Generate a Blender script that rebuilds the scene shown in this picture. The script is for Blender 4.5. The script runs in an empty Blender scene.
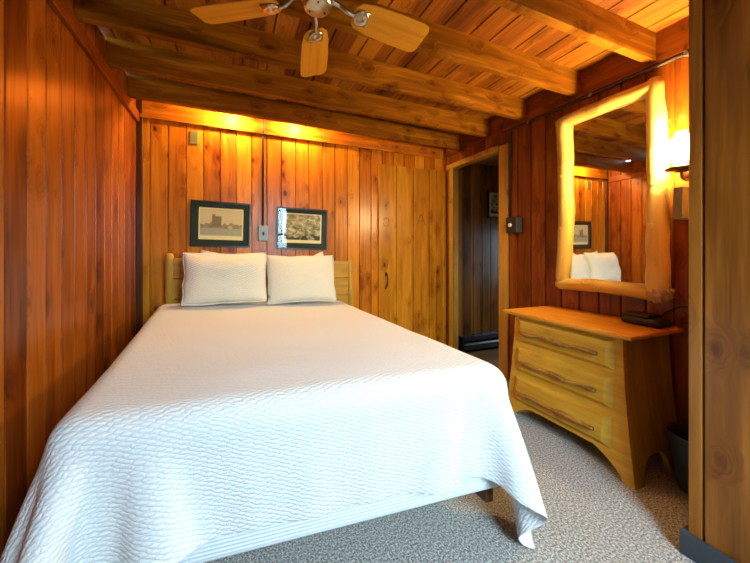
import bpy, bmesh, math, random
import numpy as np
from mathutils import Vector, Matrix, noise as mnoise
random.seed(7)
PI = math.pi
scn = bpy.context.scene
COL = scn.collection
EYE = 1.2

# ------------------------------------------------------------------ node helpers
class NT:
    def __init__(s, name):
        s.m = bpy.data.materials.new(name); s.m.use_nodes = True
        s.t = s.m.node_tree; s.t.nodes.clear()
        s.out = s.t.nodes.new('ShaderNodeOutputMaterial')
        s.b = s.t.nodes.new('ShaderNodeBsdfPrincipled')
        s.t.links.new(s.b.outputs[0], s.out.inputs[0])
    def n(s, typ, ins=None, **kw):
        nd = s.t.nodes.new(typ)
        for k, v in kw.items(): setattr(nd, k, v)
        for k, v in (ins or {}).items(): s.put(nd.inputs[k], v)
        return nd
    def put(s, sock, v):
        if isinstance(v, bpy.types.NodeSocket): s.t.links.new(v, sock)
        elif isinstance(v, (tuple, list)):
            v = tuple(v)
            if sock.type == 'RGBA' and len(v) == 3: v = v + (1,)
            sock.default_value = v
        else: sock.default_value = v
    def math(s, op, a, b=0.0, c=0.0, clamp=False):
        nd = s.n('ShaderNodeMath', {0: a, 1: b, 2: c}, operation=op); nd.use_clamp = clamp
        return nd.outputs[0]
    def xyz(s, kind='Object'):
        tc = s.n('ShaderNodeTexCoord')
        sp = s.n('ShaderNodeSeparateXYZ', {0: tc.outputs[kind]})
        return sp.outputs[0], sp.outputs[1], sp.outputs[2]
    def comb(s, x, y, z): return s.n('ShaderNodeCombineXYZ', {0: x, 1: y, 2: z}).outputs[0]
    def noise(s, vec, scale, detail=3, rough=.5, dist=0):
        return s.n('ShaderNodeTexNoise', {'Vector': vec, 'Scale': scale, 'Detail': detail, 'Roughness': rough, 'Distortion': dist}).outputs[0]
    def step(s, v, a, b):   # smooth 0..1 as v goes a..b
        nd = s.n('ShaderNodeMapRange', {0: v, 1: a, 2: b, 3: 0.0, 4: 1.0}, interpolation_type='SMOOTHSTEP')
        return nd.outputs[0]
    def ramp(s, v, stops):
        nd = s.n('ShaderNodeValToRGB', {0: v}); e = nd.color_ramp.elements
        while len(e) < len(stops): e.new(.5)
        for i, (p, c) in enumerate(stops): e[i].position = p; e[i].color = tuple(c) + (1,)
        return nd.outputs[0]
    def mix(s, f, a, b, mode='MIX'):
        nd = s.n('ShaderNodeMix', data_type='RGBA', blend_type=mode)
        s.put(nd.inputs[0], f); s.put(nd.inputs[6], a); s.put(nd.inputs[7], b)
        return nd.outputs[2]
    def bump(s, h, strength=.3, dist=.01):
        nd = s.n('ShaderNodeBump', {'Height': h, 'Strength': strength, 'Distance': dist})
        s.put(s.b.inputs['Normal'], nd.outputs[0])
    def set(s, **kw):
        for k, v in kw.items(): s.put(s.b.inputs[k.replace('_', ' ')], v)
        return s.m

def wood(name, light, mid, dark, across='X', along='Z', board=.14, phase=0.0, third='Y', knot=1.0,
         rough=.32, vary=.35, knotcol=(.07, .015, .004), grain=1.0, coat=.05, spec=.3):
    N = NT(name); c = dict(zip('XYZ', N.xyz()))
    A, L, T = c[across], c[along], c[third]
    bid = N.math('FLOOR', N.math('DIVIDE', N.math('ADD', A, phase), board))
    rnd = N.n('ShaderNodeTexWhiteNoise', {'W': bid}, noise_dimensions='1D').outputs[0]
    Lo = N.math('ADD', L, N.math('MULTIPLY', rnd, 37.0))
    kv = N.comb(N.math('MULTIPLY', A, 1/.10), N.math('MULTIPLY', Lo, 1/.16), N.math('ADD', N.math('MULTIPLY', rnd, 11.0), N.math('MULTIPLY', T, .6)))
    vor = N.n('ShaderNodeTexVoronoi', {'Vector': kv, 'Scale': 1.0, 'Randomness': 1.0}, voronoi_dimensions='3D')
    d = N.math('ADD', vor.outputs['Distance'], N.math('MULTIPLY', N.math('SUBTRACT', N.noise(kv, 2.6, 3), .5), .30)); sp = N.n('ShaderNodeSeparateColor', {0: vor.outputs['Color']})
    on = N.math('GREATER_THAN', sp.outputs[0], .70)
    kn = N.math('MULTIPLY', N.step(d, .20, .08), on)
    kn = N.math('MULTIPLY', kn, knot)
    halo = N.math('MULTIPLY', N.step(d, .75, .2), on)
    ga = N.math('ADD', N.math('MULTIPLY', A, 46.0*grain), N.math('MULTIPLY', halo, 2.2*knot))
    gv = N.comb(ga, N.math('MULTIPLY', Lo, 1.6), N.math('MULTIPLY', T, 12.0))
    g1 = N.noise(gv, 1.0, 4, .55, .6)
    g2 = N.noise(N.comb(N.math('MULTIPLY', A, 9.0), N.math('MULTIPLY', Lo, .9), T), 1.0, 3, .5, 1.5)
    g3 = N.noise(N.comb(N.math('MULTIPLY', ga, 4.0), N.math('MULTIPLY', Lo, 5.0), T), 1.0, 2)
    v = N.math('ADD', N.math('MULTIPLY', g1, .55), N.math('MULTIPLY', g2, .45))
    v = N.math('ADD', v, N.math('MULTIPLY', N.math('SUBTRACT', g3, .5), .15))
    v = N.math('ADD', v, N.math('MULTIPLY', N.math('SUBTRACT', rnd, .5), vary))
    v = N.math('ADD', v, N.math('MULTIPLY', halo, .10*knot))
    col = N.ramp(v, [(.28, light), (.52, mid), (.78, dark)])
    rings = N.math('MULTIPLY', N.step(N.math('SINE', N.math('MULTIPLY', d, 42.0)), .2, 1.0), N.math('MULTIPLY', halo, .38*knot))
    col = N.mix(rings, col, tuple(x*.55 for x in dark))
    col = N.mix(kn, col, knotcol)
    N.set(Base_Color=col, Roughness=N.math('ADD', N.math('MULTIPLY', g1, .14), rough-.07), Coat_Weight=coat, Coat_Roughness=.22)
    N.b.inputs['Specular IOR Level'].default_value = spec
    N.bump(N.math('SUBTRACT', N.math('MULTIPLY', g1, .6), N.math('MULTIPLY', kn, .4)), .12, .004)
    return N.m

def plain(name, col, rough=.5, metal=0.0, nscale=40, namt=.08, bump=0.0, **kw):
    N = NT(name); tc = N.n('ShaderNodeTexCoord')
    g = N.noise(tc.outputs['Object'], nscale, 3)
    k = tuple(x*(1-namt) for x in col); l = tuple(min(1, x*(1+namt)) for x in col)
    N.set(Base_Color=N.ramp(g, [(.3, k), (.7, l)]), Roughness=rough, Metallic=metal, **kw)
    if bump: N.bump(g, bump, .003)
    return N.m

def glass_mat(name, tint=(1, 1, 1), refl=.022, rough=.02):
    N = NT(name); tc = N.n('ShaderNodeTexCoord')
    tr = N.n('ShaderNodeBsdfTransparent', {0: tint})
    gl = N.n('ShaderNodeBsdfGlossy', {'Roughness': rough})
    fr = N.n('ShaderNodeLayerWeight', {'Blend': .5})
    f = N.math('ADD', N.math('MULTIPLY', N.math('POWER', fr.outputs['Facing'], 5.0), .6), refl, clamp=True)
    mx = N.n('ShaderNodeMixShader', {0: f, 1: tr.outputs[0], 2: gl.outputs[0]})
    N.t.links.new(mx.outputs[0], N.out.inputs[0]); return N.m

def emit(name, col, strength):
    N = NT(name); e = N.n('ShaderNodeEmission', {0: col, 1: strength})
    N.t.links.new(e.outputs[0], N.out.inputs[0]); return N.m

def srgb(r, g, b):
    f = lambda c: ((c/255+.055)/1.055)**2.4 if c > 10 else c/255/12.92
    return (f(r), f(g), f(b))

# ------------------------------------------------------------------ mesh helpers
def obj(name, bm, mat, parent=None, smooth=False, bevel=0, bseg=2, sub=0):
    me = bpy.data.meshes.new(name)
    bmesh.ops.recalc_face_normals(bm, faces=bm.faces[:])
    bm.to_mesh(me); bm.free()
    o = bpy.data.objects.new(name, me); COL.objects.link(o)
    if mat: me.materials.append(mat)
    if parent: o.parent = parent
    if bevel:
        b = o.modifiers.new('bevel', 'BEVEL'); b.width = bevel; b.segments = bseg; b.limit_method = 'ANGLE'; b.angle_limit = .6
    if sub:
        s = o.modifiers.new('sub', 'SUBSURF'); s.levels = sub; s.render_levels = sub
    if smooth or bevel:
        for p in me.polygons: p.use_smooth = True
    if bevel and not smooth:
        w = o.modifiers.new('wn', 'WEIGHTED_NORMAL'); w.keep_sharp = True
    return o
def tag(o, label=None, cat=None, group=None, kind=None):
    if label: o['label'] = label
    if cat: o['category'] = cat
    if group: o['group'] = group
    if kind: o['kind'] = kind
    return o
def struct(name, bm, mat, parent=None, **kw):
    o = obj(name, bm, mat, parent, **kw)
    if not parent: o['kind'] = 'structure'
    return o
def empty(name, loc, label, cat, group=None, rz=0, kind=None):
    o = bpy.data.objects.new(name, None); COL.objects.link(o); o.location = loc; o.rotation_euler = (0, 0, rz)
    o.empty_display_size = .1
    bpy.context.view_layer.update()
    return tag(o, label, cat, group, kind)
def off(bm, o):   # shift world-space geometry into the frame of an (unrotated) parent
    bmesh.ops.translate(bm, verts=bm.verts[:], vec=-Vector(o.location)); return bm
def box(bm, a, b):
    x0, y0, z0 = a; x1, y1, z1 = b
    v = [bm.verts.new(p) for p in ((x0,y0,z0),(x1,y0,z0),(x1,y1,z0),(x0,y1,z0),(x0,y0,z1),(x1,y0,z1),(x1,y1,z1),(x0,y1,z1))]
    for f in ((0,3,2,1),(4,5,6,7),(0,1,5,4),(1,2,6,5),(2,3,7,6),(3,0,4,7)): bm.faces.new([v[i] for i in f])
    return v
def B(a, b):
    bm = bmesh.new(); box(bm, a, b); return bm
def prism(bm, pts, ext):   # pts: 3D polygon (may be concave); ext: extrusion vector
    n = len(pts); e = Vector(ext)
    a = [bm.verts.new(p) for p in pts]; b = [bm.verts.new(Vector(p)+e) for p in pts]
    bm.faces.new(a); bm.faces.new(b[::-1])
    for i in range(n): bm.faces.new((a[i], a[(i+1) % n], b[(i+1) % n], b[i]))
def tube(bm, pts, rad, seg=12, cap=True, wob=0, seed=0):
    pts = [Vector(p) for p in pts]; rings = []
    if not isinstance(rad, (list, tuple)): rad = [rad]*len(pts)
    up = Vector((0, 0, 1))
    d0 = (pts[1]-pts[0]).normalized()
    if abs(d0.z) > .9: up = Vector((0, 1, 0))
    for i, p in enumerate(pts):
        d = (pts[min(i+1, len(pts)-1)]-pts[max(i-1, 0)]).normalized()
        s = d.cross(up)
        if s.length < 1e-4: s = d.cross(Vector((1, 0, 0)))
        s.normalize(); t = s.cross(d).normalized(); ring = []
        for k in range(seg):
            a = 2*PI*k/seg; r = rad[i]
            if wob:
                q = p*9 + Vector((math.cos(a), math.sin(a), seed))*1.1
                r *= 1+wob*mnoise.noise(q) + wob*.5*mnoise.noise(q*2.7)
            ring.append(bm.verts.new(p + (s*math.cos(a)+t*math.sin(a))*r))
        rings.append(ring)
    for i in range(len(rings)-1):
        for k in range(seg):
            bm.faces.new((rings[i][k], rings[i][(k+1) % seg], rings[i+1][(k+1) % seg], rings[i+1][k]))
    if cap: bm.faces.new(rings[0][::-1]); bm.faces.new(rings[-1])
def lathe(bm, prof, c=(0, 0, 0), seg=32, closed=False):
    rings = []
    for r, z in prof:
        rings.append([bm.verts.new((c[0]+r*math.cos(2*PI*k/seg), c[1]+r*math.sin(2*PI*k/seg), c[2]+z)) for k in range(seg)] if r > 1e-5 else [bm.verts.new((c[0], c[1], c[2]+z))])
    n = len(rings)
    for i in range(n if closed else n-1):
        a, b = rings[i], rings[(i+1) % n]
        for k in range(seg):
            k2 = (k+1) % seg
            if len(a) == 1 and len(b) == 1: continue
            if len(a) == 1: bm.faces.new((a[0], b[k2], b[k]))
            elif len(b) == 1: bm.faces.new((a[k], a[k2], b[0]))
            else: bm.faces.new((a[k], a[k2], b[k2], b[k]))
def planks(bm, P, u, n, u0, u1, z0, z1, grooves, th=.02, gw=.006, gd=.013, zdir=Vector((0, 0, 1)), zslope=0.0):
    """grooved board panel: P origin, u across, n outward normal; surface at P, body behind it"""
    P, u, n = Vector(P), Vector(u), Vector(n); grooves = sorted(grooves); prof = [(u0, 0)]
    for g in grooves:
        if u0+.012 < g < u1-.012: prof += [(g-gw, 0), (g-gw*.25, -gd), (g+gw*.25, -gd), (g+gw, 0)]
    prof += [(u1, 0)]
    lo = [[bm.verts.new(P+u*a+n*b+zdir*z0) for a, b in prof], [bm.verts.new(P+u*a+n*b+zdir*(z1+zslope*a)) for a, b in prof]]
    bk = [[bm.verts.new(P+u*a-n*th+zdir*z) for a in (u0, u1)] for z in (z0, z1)]
    bk = [[bm.verts.new(P+u*a-n*th+zdir*(z0)) for a in (u0, u1)], [bm.verts.new(P+u*a-n*th+zdir*(z1+zslope*a)) for a in (u0, u1)]]
    for i in range(len(prof)-1): bm.faces.new((lo[0][i], lo[0][i+1], lo[1][i+1], lo[1][i]))
    bm.faces.new([bk[0][1], bk[0][0], bk[1][0], bk[1][1]])
    bm.faces.new([bk[0][0], lo[0][0], lo[1][0], bk[1][0]]); bm.faces.new([lo[0][-1], bk[0][1], bk[1][1], lo[1][-1]])
    bm.faces.new(lo[0][::-1]+bk[0]); bm.faces.new(lo[1]+bk[1][::-1])
    for v in [v for v in bm.verts if not v.link_faces]: bm.verts.remove(v)
def cubic(pts, n=8):
    P = [Vector(p) for p in pts]; P = [P[0]*2-P[1]]+P+[P[-1]*2-P[-2]]; out = []
    for i in range(1, len(P)-2):
        for k in range(n):
            t = k/n; a, b, c, d = P[i-1:i+3]
            out.append(.5*((2*b)+(c-a)*t+(2*a-5*b+4*c-d)*t*t+(3*b-a-3*c+d)*t**3))
    out.append(P[-2]); return out

# ------------------------------------------------------------------ materials
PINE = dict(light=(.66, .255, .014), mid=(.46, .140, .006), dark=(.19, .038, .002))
RED = dict(light=(.38, .105, .007), mid=(.21, .046, .003), dark=(.075, .012, .001))  # redder side-wall pine, darkened in colour for the dim light there
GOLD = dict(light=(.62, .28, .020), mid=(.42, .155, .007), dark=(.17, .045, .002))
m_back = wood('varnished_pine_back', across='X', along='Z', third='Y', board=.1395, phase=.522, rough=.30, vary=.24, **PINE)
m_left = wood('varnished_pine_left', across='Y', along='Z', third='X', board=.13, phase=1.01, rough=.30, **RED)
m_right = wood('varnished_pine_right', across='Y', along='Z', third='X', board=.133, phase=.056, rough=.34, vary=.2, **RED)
m_hall = wood('shaded_pine_hall', across='X', along='Z', third='Y', board=.14, phase=0.05, light=(.30, .12, .022), mid=(.17, .06, .010), dark=(.07, .02, .004))  # the unlit hall's shade is put into this darker pine colour
m_part = wood('pine_partition', across='Y', along='Z', third='X', board=.19, phase=.145, knot=.75, vary=.15, grain=.7, light=(.34, .125, .015), mid=(.20, .065, .007), dark=(.08, .02, .002))
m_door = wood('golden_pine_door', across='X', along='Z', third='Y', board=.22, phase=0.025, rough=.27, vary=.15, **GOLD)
m_ceil = wood('pine_ceiling_plank', across='X', along='Y', third='Z', board=.185, phase=.0, vary=.5, rough=.5, coat=0, spec=.2, light=(.42, .15, .012), mid=(.24, .068, .005), dark=(.10, .024, .002))
m_beam = wood('pine_beam', across='Z', along='X', third='Y', board=9.0, phase=4.0, rough=.5, knot=.75, grain=.55, coat=0, spec=.05, light=(.44, .19, .014), mid=(.24, .082, .005), dark=(.085, .023, .0015))
m_boardx = wood('pine_board_x', across='Z', along='X', third='Y', board=9.0, phase=4, rough=.55, grain=.6, coat=0, spec=.15, **PINE)
m_boardy = wood('pine_board_y', across='Z', along='Y', third='X', board=9.0, phase=4, rough=.36, grain=.6, **RED)
m_casing = wood('casing_pine', across='Y', along='Z', third='X', board=9.0, phase=4, knot=.4, rough=.35, light=(.62, .36, .07), mid=(.50, .26, .03), dark=(.30, .13, .012))
m_darktrim = wood('dark_trim', across='X', along='Z', third='Y', board=9.0, phase=4, knot=.2, light=(.14, .045, .01), mid=(.07, .02, .005), dark=(.03, .008, .003))
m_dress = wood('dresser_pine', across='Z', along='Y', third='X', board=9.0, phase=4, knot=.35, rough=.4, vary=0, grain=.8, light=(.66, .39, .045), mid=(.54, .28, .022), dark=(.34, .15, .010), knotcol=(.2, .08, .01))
m_dressv = wood('dresser_pine_upright', across='X', along='Z', third='Y', board=.17, phase=.05, knot=.15, rough=.45, vary=.3, grain=.5, light=(.42, .28, .035), mid=(.31, .18, .018), dark=(.19, .10, .009), knotcol=(.2, .08, .01))  # same dresser pine, darkened in colour because its end is in shade
m_dtop = wood('dresser_top', across='X', along='Y', third='Z', board=.26, phase=.1, knot=.2, rough=.3, vary=.15, grain=.6, light=(.66, .30, .03), mid=(.56, .22, .018), dark=(.38, .13, .01))
m_branch = wood('peeled_branch', across='X', along='Y', third='Z', board=9.0, phase=4, knot=.8, rough=.3, light=(.58, .32, .07), mid=(.34, .15, .025), dark=(.08, .025, .006))
m_head = wood('headboard_pine', across='Z', along='X', third='Y', board=9.0, phase=4, knot=.6, rough=.4, grain=.7, light=(.60, .37, .06), mid=(.47, .25, .03), dark=(.30, .13, .012))
m_headp = wood('headboard_post', across='X', along='Z', third='Y', board=9.0, phase=4, knot=.4, rough=.4, light=(.62, .40, .07), mid=(.50, .28, .035), dark=(.34, .15, .015))
m_log = wood('peeled_log', across='X', along='Z', third='Y', board=9.0, phase=4, knot=.9, rough=.36, grain=.6, vary=0, light=(.80, .64, .22), mid=(.66, .46, .11), dark=(.36, .18, .03), knotcol=(.25, .09, .02))
m_logh = wood('peeled_log_level', across='Z', along='Y', third='X', board=9.0, phase=4, knot=.9, rough=.36, grain=.6, vary=0, light=(.80, .60, .19), mid=(.66, .43, .10), dark=(.36, .18, .03), knotcol=(.25, .09, .02))
m_blade = wood('fan_blade_wood', across='Y', along='X', third='Z', board=9.0, phase=4, knot=0, rough=.6, grain=.7, vary=0, coat=0, spec=.15, light=(.62, .29, .022), mid=(.52, .22, .012), dark=(.38, .14, .007))

def carpet():
    N = NT('speckled_carpet'); tc = N.n('ShaderNodeTexCoord'); v = tc.outputs['Object']
    a = N.noise(v, 115, 2, .6); b = N.noise(v, 220, 2, .6); c = N.noise(v, 2.5, 2)
    s = N.math('ADD', N.math('MULTIPLY', a, .62), N.math('MULTIPLY', b, .38))
    col = N.ramp(s, [(.40, (.10, .09, .08)), (.50, (.40, .375, .33)), (.60, (.85, .82, .74))])
    col = N.mix(N.math('MULTIPLY', c, .3), col, (.30, .26, .21))
    N.set(Base_Color=col, Roughness=.95, Sheen_Weight=.3); N.b.inputs['Specular IOR Level'].default_value = .1
    N.bump(s, 1.0, .02); return N.m
m_carpet = carpet()
m_hfloor = wood('hall_floor_boards', across='Y', along='X', third='Z', board=.2, phase=0, knot=.1, rough=.4, light=(.25, .16, .08), mid=(.16, .10, .05), dark=(.08, .05, .025))

def quilt(name, col, sc=1.0, strength=.8):
    N = NT(name); uvn = N.n('ShaderNodeUVMap'); sp = N.n('ShaderNodeSeparateXYZ', {0: uvn.outputs[0]})
    u, v = sp.outputs[0], sp.outputs[1]
    # matelasse: short puffed lozenges in staggered wavy rows
    w = N.math('MULTIPLY', N.math('SINE', N.math('MULTIPLY', u, 45*sc)), .0025/sc)
    vv = N.math('ADD', v, w)
    row = N.math('MULTIPLY', N.math('ADD', vv, N.math('MULTIPLY', u, .30)), 84*sc)
    vec = N.comb(N.math('MULTIPLY', u, 44*sc), row, 0.0)
    vor = N.n('ShaderNodeTexVoronoi', {'Vector': vec, 'Scale': 1.0, 'Randomness': .8}, voronoi_dimensions='2D', feature='DISTANCE_TO_EDGE')
    h1 = N.step(vor.outputs['Distance'], 0.0, .32)
    h2 = N.math('POWER', N.math('ABSOLUTE', N.math('SINE', N.math('MULTIPLY', row, PI/1.0))), .6)
    fine = N.noise(N.comb(N.math('MULTIPLY', u, 1), v, 0.0), 220, 3)
    wob = N.math('MULTIPLY', N.math('SUBTRACT', N.noise(N.comb(u, v, 0.0), 28*sc, 3), .5), 3.6)
    la = N.math('ABSOLUTE', N.math('SINE', N.math('ADD', N.math('ADD', N.math('MULTIPLY', u, 66*sc), N.math('MULTIPLY', v, 185*sc)), wob)))
    lb = N.math('ABSOLUTE', N.math('SINE', N.math('ADD', N.math('ADD', N.math('MULTIPLY', u, -62*sc), N.math('MULTIPLY', v, 150*sc)), N.math('MULTIPLY', wob, -1.3))))
    h1 = N.math('POWER', N.math('MULTIPLY', la, lb), .55)
    h = N.math('ADD', h1, N.math('MULTIPLY', fine, .25))
    dk = tuple(x*.90 for x in col)
    N.set(Base_Color=N.mix(h1, dk, col), Roughness=.85, Sheen_Weight=.15)
    N.b.inputs['Specular IOR Level'].default_value = .2
    N.bump(h, strength, .006); return N.m
m_quilt = quilt('white_quilt', (.70, .725, .73), 1.2, .6)
m_sham = quilt('quilted_pillow_cover', (.80, .77, .63), 1.25, .55)
m_cotton = plain('white_cotton', (.72, .70, .62), .85, nscale=8, namt=.02)

def ribbed():
    N = NT('ribbed_box_spring_cloth'); x, y, z = N.xyz()
    h = N.math('SINE', N.math('MULTIPLY', z, 500.0)); h2 = N.noise(N.comb(x, y, z), 90, 3)
    N.set(Base_Color=N.mix(h2, (.60, .67, .74), (.72, .78, .82)), Roughness=.85)
    N.bump(N.math('ADD', h, h2), .3, .003); return N.m
m_rib = ribbed()

m_black = plain('black_plastic', (.008, .009, .009), .6)
m_frame = plain('black_picture_frame', (.012, .013, .012), .3)
m_matb = plain('green_mat_board', srgb(34, 54, 40), .8, nscale=200, namt=.1)
m_nickel = plain('brushed_nickel', (.50, .46, .38), .28, 1.0, nscale=60, namt=.12)
m_steel = plain('dull_steel', (.28, .27, .24), .4, .9)
m_conduit = plain('dark_conduit', (.05, .035, .025), .5, .2)
m_grey = plain('grey_metal_box', (.20, .22, .19), .4, .3)
m_greygreen = plain('grey_green_box', (.16, .19, .15), .5)
m_olive = plain('olive_plate', (.13, .12, .045), .6)
m_white = plain('white_plastic', (.8, .8, .76), .4)
m_iron = plain('black_iron', (.015, .012, .01), .45, .6)
m_bronze = plain('dark_bronze', (.10, .06, .03), .35, .8)
m_teal = plain('dark_soft_case', (.006, .012, .014), .6, nscale=90, namt=.2, bump=.3)
m_bin = plain('dark_grey_plastic', (.035, .04, .042), .45)
m_base = plain('dark_blue_grey_baseboard', (.035, .045, .06), .35)
m_heater = plain('black_enamel', (.012, .015, .017), .25)
m_glass = glass_mat('picture_glass')
m_chimney = glass_mat('lamp_chimney_glass', (.98, .97, .94), .03)
m_wframe = plain('white_window_paint', (.7, .7, .68), .5)
m_filler = plain('wall_core', (.10, .05, .02), .9)
NM = NT('mirror_silver'); _tc = NM.n('ShaderNodeTexCoord')
m_mirror = NM.set(Base_Color=NM.ramp(NM.noise(_tc.outputs['Object'], 3), [(0, (.86, .87, .86)), (1, (.90, .90, .89))]), Metallic=1.0, Roughness=.015)

# ------------------------------------------------------------------ the room
XL, XR, YB, YF = -.755, 2.44, 3.08, -1.0
ZB = lambda x: 2.368 + (XR-x)*.012       # underside of the joists
ZC = lambda x: 2.540 + (XR-x)*.012       # underside of the planks
ZT = 2.62
struct('floor', B((XL-.05, YF-.05, -.03), (XR+.02, YB+.05, 0)), m_carpet)
struct('floor_hall', B((XR+.025, 1.6, -.03), (4.3, YB+.05, 0)), m_hfloor)
# ceiling: planks running towards the back wall, dark gaps between
bm = bmesh.new()
gaps = [XL+.02]; x = XL+.02; i = 0
while x < XR: x += (.2, .155, .215, .2, .17)[i % 5]; gaps.append(x); i += 1
sh = gaps[[abs(g-1.54) for g in gaps].index(min(abs(g-1.54) for g in gaps))]-1.54
prev = XL-.05
for g in [g-sh for g in gaps]+[XR+.02]:
    g = min(g, XR+.02)
    a, b = prev, g-.011
    if b-a > .02:
        vs = box(bm, (a, YF-.05, 0), (b, YB+.05, .03))
        for v in vs: v.co.z += ZC(v.co.x)
    prev = g
    if g >= XR: break
vs = box(bm, (XL-.05, YF-.05, 0), (XR+.02, YB+.05, .02))
for v in vs: v.co.z += ZC(v.co.x)+.03
struct('ceiling', bm, m_ceil)
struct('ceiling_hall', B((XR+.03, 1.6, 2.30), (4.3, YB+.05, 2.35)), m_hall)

# walls
g = [-.522-.137*k for k in range(3)] + [-.522+.1395*k for k in range(1, 30)]
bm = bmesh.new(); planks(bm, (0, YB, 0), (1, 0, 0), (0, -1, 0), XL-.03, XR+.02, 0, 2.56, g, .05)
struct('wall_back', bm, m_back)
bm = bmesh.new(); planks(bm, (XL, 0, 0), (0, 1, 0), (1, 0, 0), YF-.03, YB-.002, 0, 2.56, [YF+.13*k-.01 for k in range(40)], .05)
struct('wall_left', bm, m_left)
DY0, DY1, DZ = 2.25, 2.955, 2.205
gr = [.476+.133*k for k in range(25)]
bm = bmesh.new()
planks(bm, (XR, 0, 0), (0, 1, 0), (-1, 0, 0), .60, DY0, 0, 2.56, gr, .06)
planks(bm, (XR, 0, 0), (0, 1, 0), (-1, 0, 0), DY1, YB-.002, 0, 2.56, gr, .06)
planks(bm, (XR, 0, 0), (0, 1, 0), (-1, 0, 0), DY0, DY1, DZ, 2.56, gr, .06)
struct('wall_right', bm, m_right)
# partition beside the camera, its end post, its return to the right wall
XP, YP = 1.69, .655
bm = bmesh.new()
planks(bm, (XP, 0, 0), (0, 1, 0), (-1, 0, 0), YF, YP, 0, 2.56, [YP-.04, YP-.23, YP-.42, YP-.60, YP-.80, YP-1.0, YP-1.2, YP-1.4], .04, gw=.006)
planks(bm, (0, YP, 0), (1, 0, 0), (0, 1, 0), XP+.041, XR-.001, 0, 2.56, [XP+.14*k for k in range(1, 6)], .04)
struct('wall_partition', bm, m_part)
bm = bmesh.new()
box(bm, (XP-.022, YF, 0), (XP-.001, YP+.02, .092)); box(bm, (XP-.001, YP+.001, 0), (1.98, YP+.02, .092))
struct('baseboard_partition', bm, m_base, bevel=.004)
# front wall (behind the camera) with its window
WX0, WX1, WZ0, WZ1 = .40, 1.22, .95, 2.30
bm = bmesh.new()
gf = [XL+.14*k for k in range(30)]
for (a, b, z0, z1) in ((XL-.03, WX0, 0, 2.56), (WX1, XP+.04, 0, 2.56), (WX0, WX1, 0, WZ0), (WX0, WX1, WZ1, 2.56)):
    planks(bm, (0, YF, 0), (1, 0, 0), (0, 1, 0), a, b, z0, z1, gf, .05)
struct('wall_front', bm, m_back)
w = empty('window_1', ((WX0+WX1)/2, YF-.03, WZ0), None, None, kind='structure')
bm = bmesh.new(); t = .045
for a, b in (((WX0, WZ0), (WX0+t, WZ1)), ((WX1-t, WZ0), (WX1, WZ1)), ((WX0, WZ0), (WX1, WZ0+t)), ((WX0, WZ1-t), (WX1, WZ1)), ((WX0, 1.58), (WX1, 1.625))):
    box(bm, (a[0], YF-.045, a[1]), (b[0], YF-.01, b[1]))
struct('window_frame', off(bm, w), m_wframe, w)
struct('window_pane', off(B((WX0+t, YF-.032, WZ0+t), (WX1-t, YF-.028, WZ1-t)), w), m_glass, w)
# hall shell
bm = bmesh.new(); planks(bm, (0, 3.0, 0), (1, 0, 0), (0, -1, 0), XR+.065, 4.22, 0, 2.299, [2.5+.142*k for k in range(20)], .07)
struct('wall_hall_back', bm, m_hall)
HW = (1.98, 2.20, .75, 1.60)
bm = bmesh.new()
for (a, b, z0, z1) in ((1.62, HW[0], 0, 2.299), (HW[1], 3.0, 0, 2.299), (HW[0], HW[1], 0, HW[2]), (HW[0], HW[1], HW[3], 2.299)):
    planks(bm, (4.2, 0, 0), (0, 1, 0), (-1, 0, 0), a, b, z0, z1, [1.6+.14*k for k in range(20)], .05)
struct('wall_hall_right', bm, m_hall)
w2 = empty('window_2', (4.22, (HW[0]+HW[1])/2, HW[2]), None, None, kind='structure')
bm = bmesh.new()
for a, b in (((HW[0], HW[2]), (HW[0]+.03, HW[3])), ((HW[1]-.03, HW[2]), (HW[1], HW[3])), ((HW[0], HW[2]), (HW[1], HW[2]+.03)), ((HW[0], HW[3]-.03), (HW[1], HW[3]))):
    box(bm, (4.205, a[0], a[1]), (4.235, b[0], b[1]))
struct('window_frame', off(bm, w2), m_wframe, w2)
struct('window_pane', off(B((4.218, HW[0]+.03, HW[2]+.03), (4.222, HW[1]-.03, HW[3]-.03)), w2), m_glass, w2)
bm = bmesh.new(); planks(bm, (0, 1.66, 0), (1, 0, 0), (0, 1, 0), XR+.065, 4.19, 0, 2.299, [2.5+.14*k for k in range(20)], .04)
struct('wall_hall_front', bm, m_hall)

# trims
bm = bmesh.new()          # board along the top of the back wall with its lower lip
vs = box(bm, (XL+.03, YB-.024, 2.343), (2.33, YB-.001, 2.54))
for v in vs:
    if v.co.z < 2.4: v.co.z += (2.33-v.co.x)*.007-.016
vs = box(bm, (XL+.03, YB-.034, 2.335), (2.33, YB-.0245, 2.362))
for v in vs: v.co.z += (2.33-v.co.x)*.007-.016
struct('trim_1', bm, m_boardx, bevel=.003)
bm = bmesh.new(); vs = box(bm, (XL+.001, YF+.002, 2.29), (XL+.028, YB-.04, 2.372))
struct('trim_2', bm, m_boardy, bevel=.003)
bm = bmesh.new(); box(bm, (XR-.022, .66, 2.352), (XR-.001, YB-.03, 2.545))
struct('trim_3', bm, m_boardy, bevel=.003)
struct('trim_4', B((XL+.001, YB-.03, 0), (XL+.045, YB-.001, 2.54)), m_darktrim, bevel=.003)
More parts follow.
